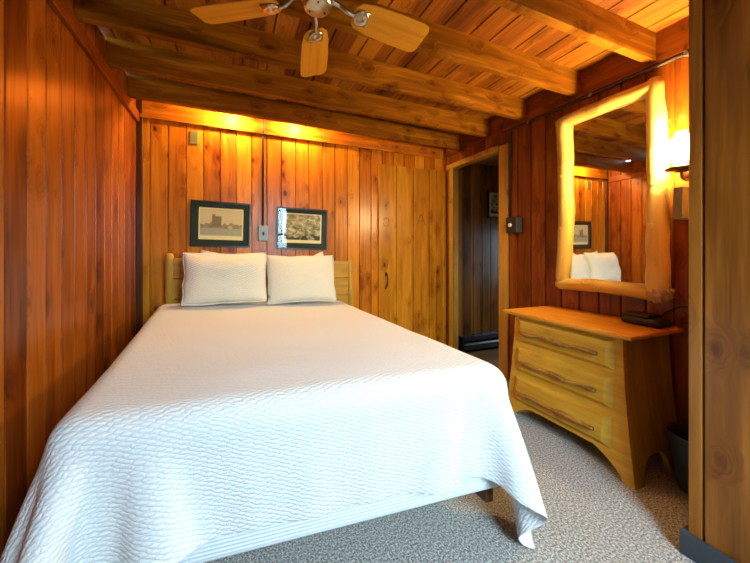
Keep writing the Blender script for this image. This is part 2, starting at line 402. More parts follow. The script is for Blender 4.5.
# casing round the opening to the hall
bm = bmesh.new()
box(bm, (XR-.02, DY0-.085, 0), (XR-.001, DY0+.02, DZ+.02)); box(bm, (XR-.015, DY0+.001, 0), (XR+.063, DY0+.02, DZ-.001))
struct('trim_5', bm, m_casing, bevel=.003)
bm = bmesh.new()
box(bm, (XR-.02, DY1-.02, 0), (XR-.001, DY1+.05, DZ-.001)); box(bm, (XR-.015, DY1-.02, 0), (XR+.063, DY1-.001, DZ-.001))
struct('trim_6', bm, m_casing, bevel=.003)
bm = bmesh.new()
box(bm, (XR-.03, DY0+.021, DZ-.02), (XR+.063, DY1+.09, DZ+.035))
struct('trim_7', bm, m_casing, bevel=.003)

# closet door in the back wall
CX0, CX1, CZ = 1.515, 2.40, 2.175
dr = empty('door_1', (CX0, YB-.03, 0), None, None, kind='structure')
bm = bmesh.new()
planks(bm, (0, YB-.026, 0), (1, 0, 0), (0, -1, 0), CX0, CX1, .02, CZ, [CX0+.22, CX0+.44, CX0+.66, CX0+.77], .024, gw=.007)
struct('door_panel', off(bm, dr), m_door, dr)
def at(px, py, Y):       # where a sight line of the measured view meets a plane of constant depth
    t = (px-350)/307; s = math.sin(math.radians(21)); c = math.cos(math.radians(21))
    X, Yr = t*c+s, -t*s+c; k = Y/Yr
    return (X*k, Y, EYE-(py-252)/307*k)
bm = bmesh.new()
hx, _, hz = at(386, 280, YB-.03)
tube(bm, cubic([(hx, YB-.028, hz+.085), (hx+.004, YB-.05, hz+.05), (hx+.006, YB-.062, hz), (hx+.002, YB-.05, hz-.06), (hx-.008, YB-.03, hz-.10)], 5), .007, 8)
tube(bm, [(hx-.012, YB-.028, hz+.06), (hx+.02, YB-.034, hz+.06)], .012, 8)
struct('door_handle', off(bm, dr), m_iron, dr)
# the letter shapes scratched in the door boards
m_scratch = plain('scratched_groove', (.12, .045, .008), .6)
ax, _, az = at(421, 220, YB-.026)
bm = bmesh.new(); y = YB-.0262
for p, q in (((-.055, -.06), (.0, .07)), ((.0, .07), (.06, -.055)), ((-.035, -.015), (.04, -.012))):
    tube(bm, [(ax+p[0], y, az+p[1]), (ax+q[0], y, az+q[1])], .0035, 6)
struct('carved_letter', off(bm, dr), m_scratch, dr)
bx, _, bz = at(386, 222, YB-.026)
bm = bmesh.new(); tube(bm, cubic([(bx-.03, y, bz+.02), (bx-.01, y, bz+.045), (bx+.03, y, bz+.03), (bx+.035, y, bz-.01), (bx+.005, y, bz-.04), (bx-.03, y, bz-.03), (bx-.03, y, bz-.01)], 4), .0035, 6)
struct('carved_letter', off(bm, dr), m_scratch, dr)

# ------------------------------------------------------------------ joists
names = ['frontmost ceiling joist, passing in front of the fan, ending above the mirror',
         'ceiling joist just behind the fan hub, ending left above the mirror',
         'middle ceiling joist, third from the back wall',
         'ceiling joist second from the back wall, ending above the hall opening',
         'ceiling joist nearest the back wall, just in front of its glowing top board']
for i, y in enumerate((1.08, 1.515, 1.965, 2.39, 2.82)):
    bm = bmesh.new(); n = 24; x0, x1 = XL+.003, XR-.024
    rng = random.Random(i)
    secs = []
    for k in range(n+1):
        x = x0+(x1-x0)*k/n; w = .046; e = .0022*mnoise.noise(Vector((x*3, i*5, 0)))
        zb, zt = ZB(x)+e, ZC(x)-.001
        secs.append([bm.verts.new(p) for p in ((x, y+e, zb+.003), (x, y+.003, zb), (x, y+w-.003, zb), (x, y+w, zb+.003), (x, y+w, zt), (x, y+e, zt))])
    for k in range(n):
        for j in range(6): bm.faces.new((secs[k][j], secs[k][(j+1) % 6], secs[k+1][(j+1) % 6], secs[k+1][j]))
    bm.faces.new(secs[0]); bm.faces.new(secs[-1][::-1])
    o = obj('ceiling_joist', bm, m_beam)
    tag(o, names[i], 'ceiling beam', 'pine ceiling joists')


# ------------------------------------------------------------------ bed
def skew(x, y, z):
    f = max(0, min(1, (3.0-y)/2.0)); g2 = max(0, min(1, (y-1.6)/1.3))
    return (x + (-.03+.075*f), y - .085*(x-.26)*f, z + .035*((.26-x)/.8)*g2 + .035*g2)
def skew_bm(bm):
    for v in bm.verts: v.co = skew(*v.co)
    return bm
BX0, BX1, BY0, BY1 = -.535, 1.055, 1.03, 2.90
bed = empty('bed', (.26, 2.0, 0), 'queen bed with light pine plank headboard and pale blue-white box spring', 'bed')
def mound(x0, x1, y0, y1, z0, z1, r=.05):
    bm = bmesh.new(); box(bm, (x0, y0, z0), (x1, y1, z1))
    bmesh.ops.bevel(bm, geom=bm.edges[:], offset=r, segments=5, profile=.5, affect='EDGES')
    return bm
obj('box_spring', off(skew_bm(mound(BX0+.01, BX1-.01, BY0+.01, BY1, .20, .44, .03)), bed), m_rib, bed, smooth=True)
obj('mattress', off(skew_bm(mound(BX0, BX1, BY0, BY1, .442, .70, .06)), bed), m_cotton, bed, smooth=True)
PXL = (-.530, -.462); PXR = (1.112, 1.178)
for (a, b), zt in ((PXL, 1.19), (PXR, 1.125)):
    bm = bmesh.new(); c = (a+b)/2; r = (b-a)/2
    pts = [(c, 2.985, 0.0), (c, 2.985, zt-.05), (c, 2.985, zt-.02), (c, 2.985, zt-.006), (c, 2.985, zt)]
    tube(bm, pts, [r, r, r*.93, r*.7, r*.3], 16, wob=.05, seed=a)
    obj('headboard_post', off(bm, bed), m_headp, bed, smooth=True)
for z0, z1 in ((.955, 1.125), (.78, .952), (.60, .776)):
    bm = bmesh.new(); vs = box(bm, (PXL[1]-.012, 2.968, z0), (PXR[0]+.012, 3.002, z1))
    for v in vs: v.co.z += .02 if v.co.x < 0 else -.02
    obj('headboard_plank', off(bm, bed), m_head, bed, bevel=.005)
for xx in (BX0+.05, BX1-.05-.04):
    obj('side_rail', off(skew_bm(B((xx, BY0+.04, .13), (xx+.04, 2.96, .198))), bed), m_darktrim, bed, bevel=.004)
for xx, yy in ((BX0+.07, BY0+.30), (BX1-.12, BY0+.30)):
    obj('leg', off(skew_bm(B((xx-.03, yy, 0), (xx+.06, yy+.09, .198))), bed), m_darktrim, bed, bevel=.006)

# coverlet: cloth solved over the mattress, hanging at foot and sides
def solve_cloth():
    h = .03; side, front = .44, .36
    xs = np.arange(BX0-side, BX1+side+1e-6, h); ys = np.arange(BY0-front, 2.885, h)
    nx, ny = len(xs), len(ys)
    P = np.zeros((ny, nx, 3)); P[..., 0] = xs[None]; P[..., 1] = ys[:, None]; P[..., 2] = .72
    UV = P[..., :2].copy()
    rng = np.random.RandomState(3)
    P[..., 2] += rng.rand(ny, nx)*.002
    # start with the overhang already bent down a little
    ox = np.maximum(0, np.maximum(BX0-P[..., 0], P[..., 0]-BX1)); oy = np.maximum(0, BY0-P[..., 1])
    sx = np.sign(P[..., 0]-(BX0+BX1)/2)
    P[..., 0] -= sx*ox*.86; P[..., 1] += oy*.86; P[..., 2] -= np.sqrt(ox**2+oy**2)*.98
    P[..., 1] -= np.minimum(ox, oy)*.12; P[..., 0] += sx*np.minimum(ox, oy)*np.where(sx < 0, .10, .20)
    V = P.copy()
    lo = np.array([BX0-.008, BY0-.008, .20]); hi = np.array([BX1+.008, 3.2, .712]); R = .07
    cc, he = (lo+hi)/2, (hi-lo)/2-R
    def collide(P, O):
        q = P-cc; aq = np.abs(q)-he; m = np.maximum(aq, 0); d = np.linalg.norm(m, axis=-1)
        ins = aq.max(-1); sd = np.where(d > 0, d-R, ins-R)
        n = np.where((d > 1e-9)[..., None], m/np.maximum(d, 1e-9)[..., None]*np.sign(q), np.array([0, 0, 1.]))
        hit = sd < 0
        P = np.where(hit[..., None], P-n*sd[..., None], P)
        dv = P-O; fr = np.where((hit & (n[..., 2] > .7))[..., None], .75, np.where(hit[..., None], .25, 0))
        P = P-dv*fr*np.array([1, 1, 0])
        P[..., 2] = np.maximum(P[..., 2], .014)
        P[..., 0] = np.maximum(P[..., 0], XL+.02)
        return P
    cons = []
    for dy, dx, k in ((0, 1, 1), (1, 0, 1), (1, 1, .5), (1, -1, .5), (0, 2, .35), (2, 0, .35), (0, 4, .10), (4, 0, .10)):
        L = h*math.hypot(dx, dy)
        cons.append((dy, dx, k, L))
    def sl(dy, dx, s):
        a0, b0 = (slice(0, ny-dy), slice(dy, ny))
        if dx >= 0: a1, b1 = slice(0, nx-dx), slice(dx, nx)
        else: a1, b1 = slice(-dx, nx), slice(0, nx+dx)
        return (a0, a1), (b0, b1)
    for it in range(260):
        vel = (P-V)*.97; V = P.copy(); P = P+vel; P[..., 2] -= .0006
        for _ in range(14):
            acc = np.zeros_like(P); cnt = np.zeros(P.shape[:2])
            for dy, dx, k, L in cons:
                A, Bq = sl(dy, dx, 0)
                D = P[Bq]-P[A]; ln = np.linalg.norm(D, axis=-1)
                c = (.5*k*(ln-L)/np.maximum(ln, 1e-6))[..., None]*D
                if dx*dx+dy*dy > 2: c = np.where((ln < L)[..., None], c, c*.3)
                acc[A] += c; acc[Bq] -= c; cnt[A] += k; cnt[Bq] += k
            P = P+acc/np.maximum(cnt, 1)[..., None]*1.7
            P = collide(P, V)
    return P, UV
P, UV = solve_cloth()
bm = bmesh.new(); ny, nx = P.shape[:2]
VV = []
for j in range(ny):
    row = []
    for i in range(nx):
        x, y, z = P[j, i]
        z += .0035*mnoise.noise(Vector((x*5, y*5, 1))) + .006*mnoise.noise(Vector((x*2, y*2, 4)))
        row.append(bm.verts.new(skew(x, y, z)))
    VV.append(row)
uvl = bm.loops.layers.uv.new('UVMap')
for j in range(ny-1):
    for i in range(nx-1):
        f = bm.faces.new((VV[j][i], VV[j][i+1], VV[j+1][i+1], VV[j+1][i]))
        for lp, (b, a) in zip(f.loops, ((j, i), (j, i+1), (j+1, i+1), (j+1, i))): lp[uvl].uv = tuple(UV[b, a])
cov = obj('coverlet', bm, m_quilt, smooth=True)
s = cov.modifiers.new('th', 'SOLIDIFY'); s.thickness = .006; s.offset = 1
s = cov.modifiers.new('sub', 'SUBSURF'); s.levels = 1; s.render_levels = 2
tag(cov, 'white quilted coverlet spread over the bed, its corner tail hanging to the carpet', 'bedspread')

# pillows
def pillow(name, loc, w, h, T, rx, rz, mat, label, group, sag=0.0, flange=.012, ear=.0, seed=0, roll=0.0):
    bm = bmesh.new(); uvl = bm.loops.layers.uv.new('UVMap'); n, m = 36, 26
    def pt(u, v, s):
        # u,v in -1..1 ; pinched edges, pointed ears
        eu, ev = abs(u), abs(v)
        W = w/2*(1-.05*(1-ev**2)*0 - .035*math.cos(v*PI/2)*(1 if eu > 0 else 0)*eu**3)
        H = h/2*(1-.025*math.cos(u*PI/2)*ev**3)
        th = T/2*(max(0, 1-eu**3.2)**.55)*(max(0, 1-ev**2.8)**.6)
        x, z = u*W, v*H
        x += .012*mnoise.noise(Vector((u*2, v*2, seed))); z += .014*mnoise.noise(Vector((u*2.3+9, v*1.5, seed)))
        th *= 1+.16*mnoise.noise(Vector((u*1.7, v*1.7, seed+3*s)))
        z -= sag*(1-u*u)*(v+1)/2
        z += ear*(eu**8)*(ev**8)*(1 if v > 0 else 0)
        return Vector((x, -s*th + .02*mnoise.noise(Vector((u*1.3, v, seed+7))), z+h/2))
    G = {}
    for s in (1, -1):
        for i in range(n+1):
            for j in range(m+1):
                e = i in (0, n) or j in (0, m)
                if e and s == -1: G[(s, i, j)] = G[(1, i, j)]; continue
                # denser near the edges
                u = math.sin((i/n*2-1)*PI/2)*.35+(i/n*2-1)*.65; v = math.sin((j/m*2-1)*PI/2)*.35+(j/m*2-1)*.65
                G[(s, i, j)] = bm.verts.new(pt(u, v, s))
    for s in (1, -1):
        for i in range(n):
            for j in range(m):
                q = [(i, j), (i+1, j), (i+1, j+1), (i, j+1)]
                f = bm.faces.new([G[(s,)+k] for k in (q if s == 1 else q[::-1])])
                for lp, k in zip(f.loops, (q if s == 1 else q[::-1])): lp[uvl].uv = (k[0]/n*w, k[1]/m*h)
    o = obj(name, bm, mat, smooth=True, sub=1)
    o.location = loc; o.rotation_euler = (rx, roll, rz)
    # piping round the edge is part of the pillow
    pb = bmesh.new(); ring = []
    K = 64
    for k in range(K):
        a = k/K*4; sde = int(a); t = a-sde; c = [(-1+2*t, -1), (1, -1+2*t), (1-2*t, 1), (-1, 1-2*t)][sde]
        ring.append(pt(c[0], c[1], 1)+Vector((0, 0, 0)))
    ring.append(ring[0])
    tube(pb, ring, flange/2, 8, cap=False)
    obj('piping', pb, mat, o, smooth=True)
    tag(o, label, 'pillow', group)
    return o
pillow('pillow', (-.045, 2.69, .780), .64, .415, .20, R_ := -.20, .0, m_sham, 'left quilted white pillow, upright at the front, in front of the left headboard post', 'quilted pillows', .0, seed=1)
pillow('pillow', (.588, 2.69, .758), .61, .415, .19, -.20, .0, m_sham, 'right quilted white pillow, upright at the front on the side nearest the closet door', 'quilted pillows', .005, seed=5)
pillow('pillow', (-.005, 2.870, .785), .54, .425, .09, -.13, .02, m_cotton, 'plain white pillow almost hidden behind the left quilted pillow, one corner showing', 'plain pillows', .05, ear=.0, seed=9, roll=.07)
pillow('pillow', (.585, 2.870, .770), .54, .415, .09, -.13, -.02, m_cotton, 'plain white pillow hidden behind the right quilted pillow, its corner tip showing', 'plain pillows', .045, ear=.0, seed=12, roll=-.06)

# ------------------------------------------------------------------ pictures
def print_left():
    N = NT('castle_engraving'); x, y, z = N.xyz('Generated')
    L = N.comb(x, z, 0.0)
    n1 = N.noise(L, 9, 4); n2 = N.noise(L, 60, 3)
    hor = N.math('ADD', .42, N.math('MULTIPLY', N.math('SUBTRACT', N.noise(N.comb(x, 0.0, 0.0), 5, 3), .35), .55))
    hill = N.math('MULTIPLY', N.math('LESS_THAN', z, hor), N.math('GREATER_THAN', z, .36))
    tower = N.math('MULTIPLY', N.math('MULTIPLY', N.math('GREATER_THAN', x, .29), N.math('LESS_THAN', N.math('ADD', x, N.math('MULTIPLY', N.math('GREATER_THAN', z, .70), .0)), .50)), N.math('MULTIPLY', N.math('GREATER_THAN', z, .4), N.math('LESS_THAN', z, N.math('SUBTRACT', .80, N.math('MULTIPLY', N.math('GREATER_THAN', x, .36), .06)))))
    water = N.math('MULTIPLY', N.math('LESS_THAN', z, .36), N.math('GREATER_THAN', z, .14))
    roof = N.math('LESS_THAN', N.math('ADD', N.math('ABSOLUTE', N.math('SUBTRACT', x, .70)), N.math('ABSOLUTE', N.math('SUBTRACT', z, .40))), .07)
    sky = N.mix(n2, srgb(225, 216, 165), srgb(200, 190, 148))
    c = N.mix(hill, sky, N.mix(n1, srgb(105, 96, 70), srgb(195, 180, 135)))
    c = N.mix(tower, c, N.mix(n2, srgb(95, 85, 62), srgb(170, 155, 115))); c = N.mix(water, c, N.mix(N.noise(N.comb(N.math('MULTIPLY', x, .2), z, 0.0), 70, 3), srgb(145, 150, 130), srgb(195, 195, 165)))
    c = N.mix(roof, c, srgb(205, 190, 110))
    edge = N.math('LESS_THAN', N.math('MINIMUM', N.math('MINIMUM', x, N.math('SUBTRACT', 1.0, x)), N.math('MINIMUM', N.math('SUBTRACT', z, .09), N.math('SUBTRACT', .98, z))), .03)
    c = N.mix(edge, c, srgb(240, 230, 175))
    return N.set(Base_Color=c, Roughness=.8)
def print_right(name='river_rocks_engraving', k=1.0):
    N = NT(name); x, y, z = N.xyz('Generated'); L = N.comb(x, z, 0.0)
    n1 = N.noise(L, 7, 5, .6, .8); n2 = N.noise(L, 40, 3)
    v = N.math('ADD', N.math('MULTIPLY', n1, .7), N.math('MULTIPLY', n2, .3))
    c = N.ramp(v, [(.36, srgb(90, 86, 62)), (.5, srgb(165, 160, 120)), (.62, srgb(230, 222, 178))])
    band = N.math('MULTIPLY', N.step(z, .34, .26), N.step(N.noise(N.comb(N.math('MULTIPLY', x, .8), z, 3.0), 6, 2), .42, .5))
    c = N.mix(band, c, srgb(70, 66, 48))
    edge = N.math('LESS_THAN', N.math('MINIMUM', N.math('MINIMUM', x, N.math('SUBTRACT', 1.0, x)), N.math('MINIMUM', N.math('SUBTRACT', z, .07), N.math('SUBTRACT', 1.0, z))), .035)
    c = N.mix(edge, c, srgb(240, 230, 180))
    return N.set(Base_Color=c, Roughness=.8)
def picture(x0, x1, z0, z1, Yw, label, group, mprint, mw=(.045, .045, .04, .06), cat='picture', fm=None, tilt=0.0, matm=None):
    """mw: mat width left, right, top, bottom"""
    cx, cz = (x0+x1)/2, (z0+z1)/2; e = empty('framed_picture', (cx, Yw, cz), label, cat, group)
    e.rotation_euler = (0, tilt, 0)
    t = .014; d = .022; bm = bmesh.new()
    O = [(x0, z0), (x1, z0), (x1, z1), (x0, z1)]; I = [(x0+t, z0+t), (x1-t, z0+t), (x1-t, z1-t), (x0+t, z1-t)]
    for k in range(4):
        k2 = (k+1) % 4
        pl = [(O[k][0], Yw-.001, O[k][1]), (O[k2][0], Yw-.001, O[k2][1]), (I[k2][0], Yw-.001, I[k2][1]), (I[k][0], Yw-.001, I[k][1])]
        prism(bm, pl, (0, -d, 0))
    bmesh.ops.remove_doubles(bm, verts=bm.verts[:], dist=1e-5)
    obj('frame', off(bm, e), fm or m_frame, e)
    obj('mat_board', off(B((x0+t-.002, Yw-.010, z0+t-.002), (x1-t+.002, Yw-.004, z1-t+.002)), e), matm or m_matb, e)
    l, r, tp, b = mw
    obj('print', off(B((x0+t+l, Yw-.0115, z0+t+b), (x1-t-r, Yw-.0101, z1-t-tp)), e), mprint, e)
    obj('glass', off(B((x0+t-.001, Yw-.016, z0+t-.001), (x1-t+.001, Yw-.0145, z1-t+.001)), e), m_glass, e)
    return e
a = at(190.5, 222, YB)[0]; b = at(250.5, 226, YB)[0]
picture(a, b, at(220, 247, YB)[2], at(220, 202, YB)[2], YB, 'black framed engraving of a lakeside tower in green mat, left of the wall switch', 'pictures above the bed', print_left(), (.052, .052, .045, .052), tilt=math.radians(1.2))
a2 = at(276.5, 228, YB)[0]; b2 = at(326.5, 230, YB)[0]
picture(a2, b2, at(301, 249.5, YB)[2], at(301, 208.5, YB)[2], YB, 'black framed engraving of rocky woods in green mat, right of the wall switch', 'pictures above the bed', print_right(), (.045, .045, .04, .05), tilt=math.radians(1.2))
hx0 = at(487, 205, 2.999)[0]; hz0, hz1 = at(490, 218.5, 2.999)[2], at(490, 191, 2.999)[2]
picture(hx0, hx0+.50, hz0, hz1, 2.999, 'dim framed print hanging on the dark hall wall beyond the opening', None, print_right('dim_hall_print'), (.02, .02, .02, .02), matm=plain('grey_mat', (.3, .32, .3), .8))

# switch with conduit on the back wall
cx = at(263, 200, YB)[0]; zt = at(264, 226, YB)[2]; zb = at(264, 241, YB)[2]
e = empty('wall_switch', (cx, YB, zb), 'grey metal switch box fed by a thin conduit, between the two pictures', 'light switch')
obj('switch_box', off(B((cx-.045, YB-.035, zb), (cx+.045, YB-.001, zt)), e), m_grey, e, bevel=.004)
obj('toggle', off(B((cx-.008, YB-.052, (zb+zt)/2-.02), (cx+.008, YB-.036, (zb+zt)/2+.012)), e), m_black, e, bevel=.002)
bm = bmesh.new(); tube(bm, [(cx-.002, YB-.010, zt-.002), (cx-.002, YB-.010, 2.325), (cx-.002, YB-.026, 2.345), (cx-.002, YB-.042, 2.36), (cx-.002, YB-.042, 2.50)], .011, 10)
obj('conduit', off(bm, e), m_conduit, e, smooth=True)
x, _, z = at(194, 138, YB)
o = obj('wall_plate', B((x-.032, YB-.008, z-.058), (x+.032, YB-.001, z+.058)), m_olive, bevel=.002)
tag(o, 'small olive blank plate high on the back wall left of the glow', 'wall plate')

# ------------------------------------------------------------------ right wall things
# conduit along the trim
e = empty('wall_conduit', (XR-.01, 1.5, 2.33), 'dark metal conduit running along the right wall above the log mirror', 'conduit')
bm = bmesh.new(); tube(bm, [(XR-.014, .66, 2.337), (XR-.014, 2.12, 2.337), (XR-.014, 2.14, 2.33), (XR-.014, 2.145, 2.0), (XR-.014, 2.145, 1.40)], .010, 10)
obj('pipe', off(bm, e), m_conduit, e, smooth=True)
for y in (.95, 1.45, 1.95):
    obj('clamp', off(B((XR-.029, y-.009, 2.322), (XR-.001, y+.009, 2.352)), e), m_steel, e, bevel=.002)

# log-framed mirror
mir = empty('log_mirror', (XR-.05, 1.33, .92), 'tall mirror framed in pale peeled logs, hanging above the dresser', 'mirror')
obj('mirror_glass', off(B((XR-.052, 1.085, .98), (XR-.046, 1.575, 2.19)), mir), m_mirror, mir)
obj('backing', off(B((XR-.045, 1.07, .965), (XR-.002, 1.585, 2.205)), mir), m_branch, mir)
def log(pts, rad, mat, name='log', wob=.10, seed=0, knots=()):
    bm = bmesh.new(); P = cubic(pts, 10); n = len(P)
    R = [rad[0]+(rad[1]-rad[0])*i/(n-1) for i in range(n)]
    R[0] *= .75; R[-1] *= .75
    tube(bm, P, R, 20, wob=wob, seed=seed)
    for (t, ang, r) in knots:
        k = P[int(t*(n-1))]
        lathe(bm, [(0, 0), (r, 0.0), (r*1.1, .005), (r*.8, .009), (0, .006)], (0, 0, 0), 12)
        vs = bm.verts[-(12*3+2):]
        M = Matrix.Translation(k+Vector((-math.cos(ang), math.sin(ang), 0))*(R[int(t*(n-1))]*.9)) @ Vector((-math.cos(ang), math.sin(ang), 0)).to_track_quat('Z', 'Y').to_matrix().to_4x4()
        for v in vs: v.co = M @ v.co
    return obj(name, off(bm, mir), mat, mir, smooth=True)
def fixlist(bm): bm.verts.ensure_lookup_table()
_l = lathe
def lathe(bm, *a, **k):
    _l(bm, *a, **k); bm.verts.ensure_lookup_table()
XM = XR-.06
log([(XM, 1.625, .955), (XM, 1.600, 1.5), (XM, 1.615, 2.225)], (.045, .05), m_log, seed=1, knots=((.42, .3, .014), (.7, .1, .010), (.2, -.2, .009)))
log([(XM-.005, 1.050, .945), (XM, 1.058, 1.4), (XM-.004, 1.055, 1.8), (XM, 1.072, 2.245)], (.054, .042), m_log, seed=5, wob=.12, knots=((.33, .3, .018), (.52, .1, .012), (.15, -.1, .013)))
log([(XM, 1.66, 2.195), (XM, 1.35, 2.203), (XM, 1.055, 2.195)], (.042, .046), m_logh, seed=8)
log([(XM, 1.66, .955), (XM, 1.35, .963), (XM, 1.02, .945)], (.042, .046), m_logh, seed=11)
bm = bmesh.new()
bmesh.ops.create_icosphere(bm, subdivisions=4, radius=.06)
for v in bm.verts:
    q = v.co.normalized(); v.co = q*(.056+.020*mnoise.noise(q*2.3)+.010*mnoise.noise(q*6)); v.co.z *= 1.15; v.co.x *= .85
    v.co += Vector((XM-.008, 1.045, .955))
obj('burl', off(bm, mir), wood('weathered_burl', across='Y', along='Z', third='X', board=9., phase=4, knot=1, light=(.62, .50, .30), mid=(.45, .33, .17), dark=(.18, .12, .06)), mir, smooth=True)

# switch box beside the opening
e = empty('wall_control', (XR-.08, 2.09, 1.25), 'black box with a round white button on the right wall beside the hall opening', 'thermostat')
zc = EYE+(252-225)/307*2.79
obj('housing', off(B((XR-.078, 2.032, zc-.072), (XR-.022, 2.135, zc+.072)), e), m_black, e, bevel=.004)
obj('side_cover', off(B((XR-.070, 2.028, zc-.068), (XR-.004, 2.0319, zc+.068)), e), m_greygreen, e)
bm = bmesh.new(); lathe(bm, [(0, 0), (.019, 0), (.019, .007), (.015, .010), (0, .010)], (0, 0, 0), 24)
for v in bm.verts: v.co = Vector((XR-.0785-v.co.z, 2.086+v.co.x, zc+v.co.y))
obj('button', off(bm, e), m_white, e, smooth=True)

# sconce
SX, SY = 2.315, .925
e = empty('wall_lamp', (XR, SY, 1.62), 'lit hurricane-glass wall lamp between the log mirror and the corner partition', 'wall lamp')
bm = bmesh.new(); prof = [(.050, 1.672), (.064, 1.70), (.077, 1.745), (.079, 1.785), (.070, 1.835), (.050, 1.875), (.041, 1.895), (.042, 1.92), (.048, 1.94)]
lathe(bm, prof + [(r-.003, z) for r, z in prof[::-1]], (SX, SY, 0), 32, closed=True)
obj('glass_chimney', off(bm, e), m_chimney, e, smooth=True)
bm = bmesh.new(); lathe(bm, [(0, 1.640), (.02, 1.640), (.03, 1.648), (.062, 1.652), (.070, 1.660), (.067, 1.668), (.055, 1.671), (.03, 1.671), (.024, 1.70), (0, 1.70)], (SX, SY, 0), 32)
obj('base', off(bm, e), m_bronze, e, smooth=True)
bm = bmesh.new(); tube(bm, cubic([(SX, SY, 1.641), (SX+.01, SY, 1.61), (SX+.07, SY, 1.605), (XR-.012, SY, 1.64)], 6), .008, 10)
obj('arm', off(bm, e), m_bronze, e, smooth=True)
bm = bmesh.new(); tube(bm, [(XR-.015, SY, 1.66), (XR-.001, SY, 1.66)], .04, 24)
obj('wall_mount', off(bm, e), m_bronze, e, smooth=True)
bm = bmesh.new(); lathe(bm, [(0, 1.70), (.014, 1.702), (.018, 1.73), (.050, 1.755), (.056, 1.785), (.045, 1.82), (.02, 1.85), (0, 1.855)], (SX, SY, 0), 24)
obj('bulb', off(bm, e), emit('glowing_bulb', (1, .75, .34), 560), e, smooth=True)
o = obj('junction_box', B((XR-.105, .928, 1.385), (XR-.001, .970, 1.565)), m_greygreen, bevel=.004)
tag(o, 'grey-green metal box on the wall just below the lit lamp', 'electrical box')

# ------------------------------------------------------------------ dresser
D = empty('dresser', (2.17, 1.38, 0), 'yellow pine three-drawer dresser with flared feet and branch handles, under the mirror', 'dresser')
TZ = .74
ef = lambda z: max(0.0, (TZ-z)/TZ)           # 0 at the top, 1 at the floor
fx = lambda z: 1.955-.062*ef(z)**1.3
yr = lambda z: 1.03-.085*ef(z)**1.5
yl = lambda z: 1.70+.03*ef(z)**1.5
# front panel: outline with an arched bottom, sweeping out to the feet
def arch(u):                        # height of the lower edge across the front, u = 0..1
    return max(0.0, .118*min(1, (min(u, 1-u)-.07)/.17)**.5) if min(u, 1-u) > .07 else 0.0
bm = bmesh.new(); cols = []
U = sorted(set([k/60 for k in range(61)]+[.0701, .075, .08, .09, .9299, .925, .92, .91]))
for u in U:
    zs = arch(u); col = []
    for k in range(15):
        z = zs+(TZ-zs)*k/14
        yy = yr(z)+(yl(z)-yr(z))*u
        col.append((bm.verts.new((fx(z), yy, z)), bm.verts.new((fx(z)+.028, yy, z))))
    cols.append(col)
for i in range(len(cols)-1):
    for k in range(14):
        for s in (0, 1): bm.faces.new((cols[i][k][s], cols[i+1][k][s], cols[i+1][k+1][s], cols[i][k+1][s]))
    bm.faces.new((cols[i][0][0], cols[i+1][0][0], cols[i+1][0][1], cols[i][0][1]))
    bm.faces.new((cols[i][-1][0], cols[i+1][-1][0], cols[i+1][-1][1], cols[i][-1][1]))
for k in range(14):
    for c in (cols[0], cols[-1]): bm.faces.new((c[k][0], c[k+1][0], c[k+1][1], c[k][1]))
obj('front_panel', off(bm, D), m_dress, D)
def side(yfun, sgn, name):
    bm = bmesh.new(); cols = []
    for i in range(31):
        u = i/30; m = min(u-.0, 1-u)
        um = (u-.14)/.56
        zs = .125*max(0, 1-abs(2*um-1)**3)**.5 if 0 < um < 1 else 0
        col = []
        for k in range(15):
            z = zs+(TZ-zs)*k/14; x = fx(z)+.0285+(2.40-.05*ef(z)-fx(z)-.03)*u
            col.append((bm.verts.new((x, yfun(z), z)), bm.verts.new((x, yfun(z)+sgn*.026, z))))
        cols.append(col)
    for i in range(30):
        for k in range(14):
            for s in (0, 1): bm.faces.new((cols[i][k][s], cols[i+1][k][s], cols[i+1][k+1][s], cols[i][k+1][s]))
        for k in (0, -1): bm.faces.new((cols[i][k][0], cols[i+1][k][0], cols[i+1][k][1], cols[i][k][1]))
    for k in range(14):
        for c in (cols[0], cols[-1]): bm.faces.new((c[k][0], c[k+1][0], c[k+1][1], c[k][1]))
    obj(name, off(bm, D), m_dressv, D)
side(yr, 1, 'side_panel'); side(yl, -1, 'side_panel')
obj('back_panel', off(B((2.33, 1.06, .13), (2.345, 1.70, .735)), D), m_dressv, D)
obj('bottom_board', off(B((1.96, 1.055, .125), (2.328, 1.71, .14)), D), m_dressv, D)
bm = bmesh.new()
pts = [(1.905, .968), (1.900, 1.2), (1.905, 1.5), (1.915, 1.775), (2.425, 1.775), (2.425, .975)]
prism(bm, [(x, y, TZ+.001) for x, y in pts], (0, 0, .024))
obj('top', off(bm, D), m_dtop, D, bevel=.005)
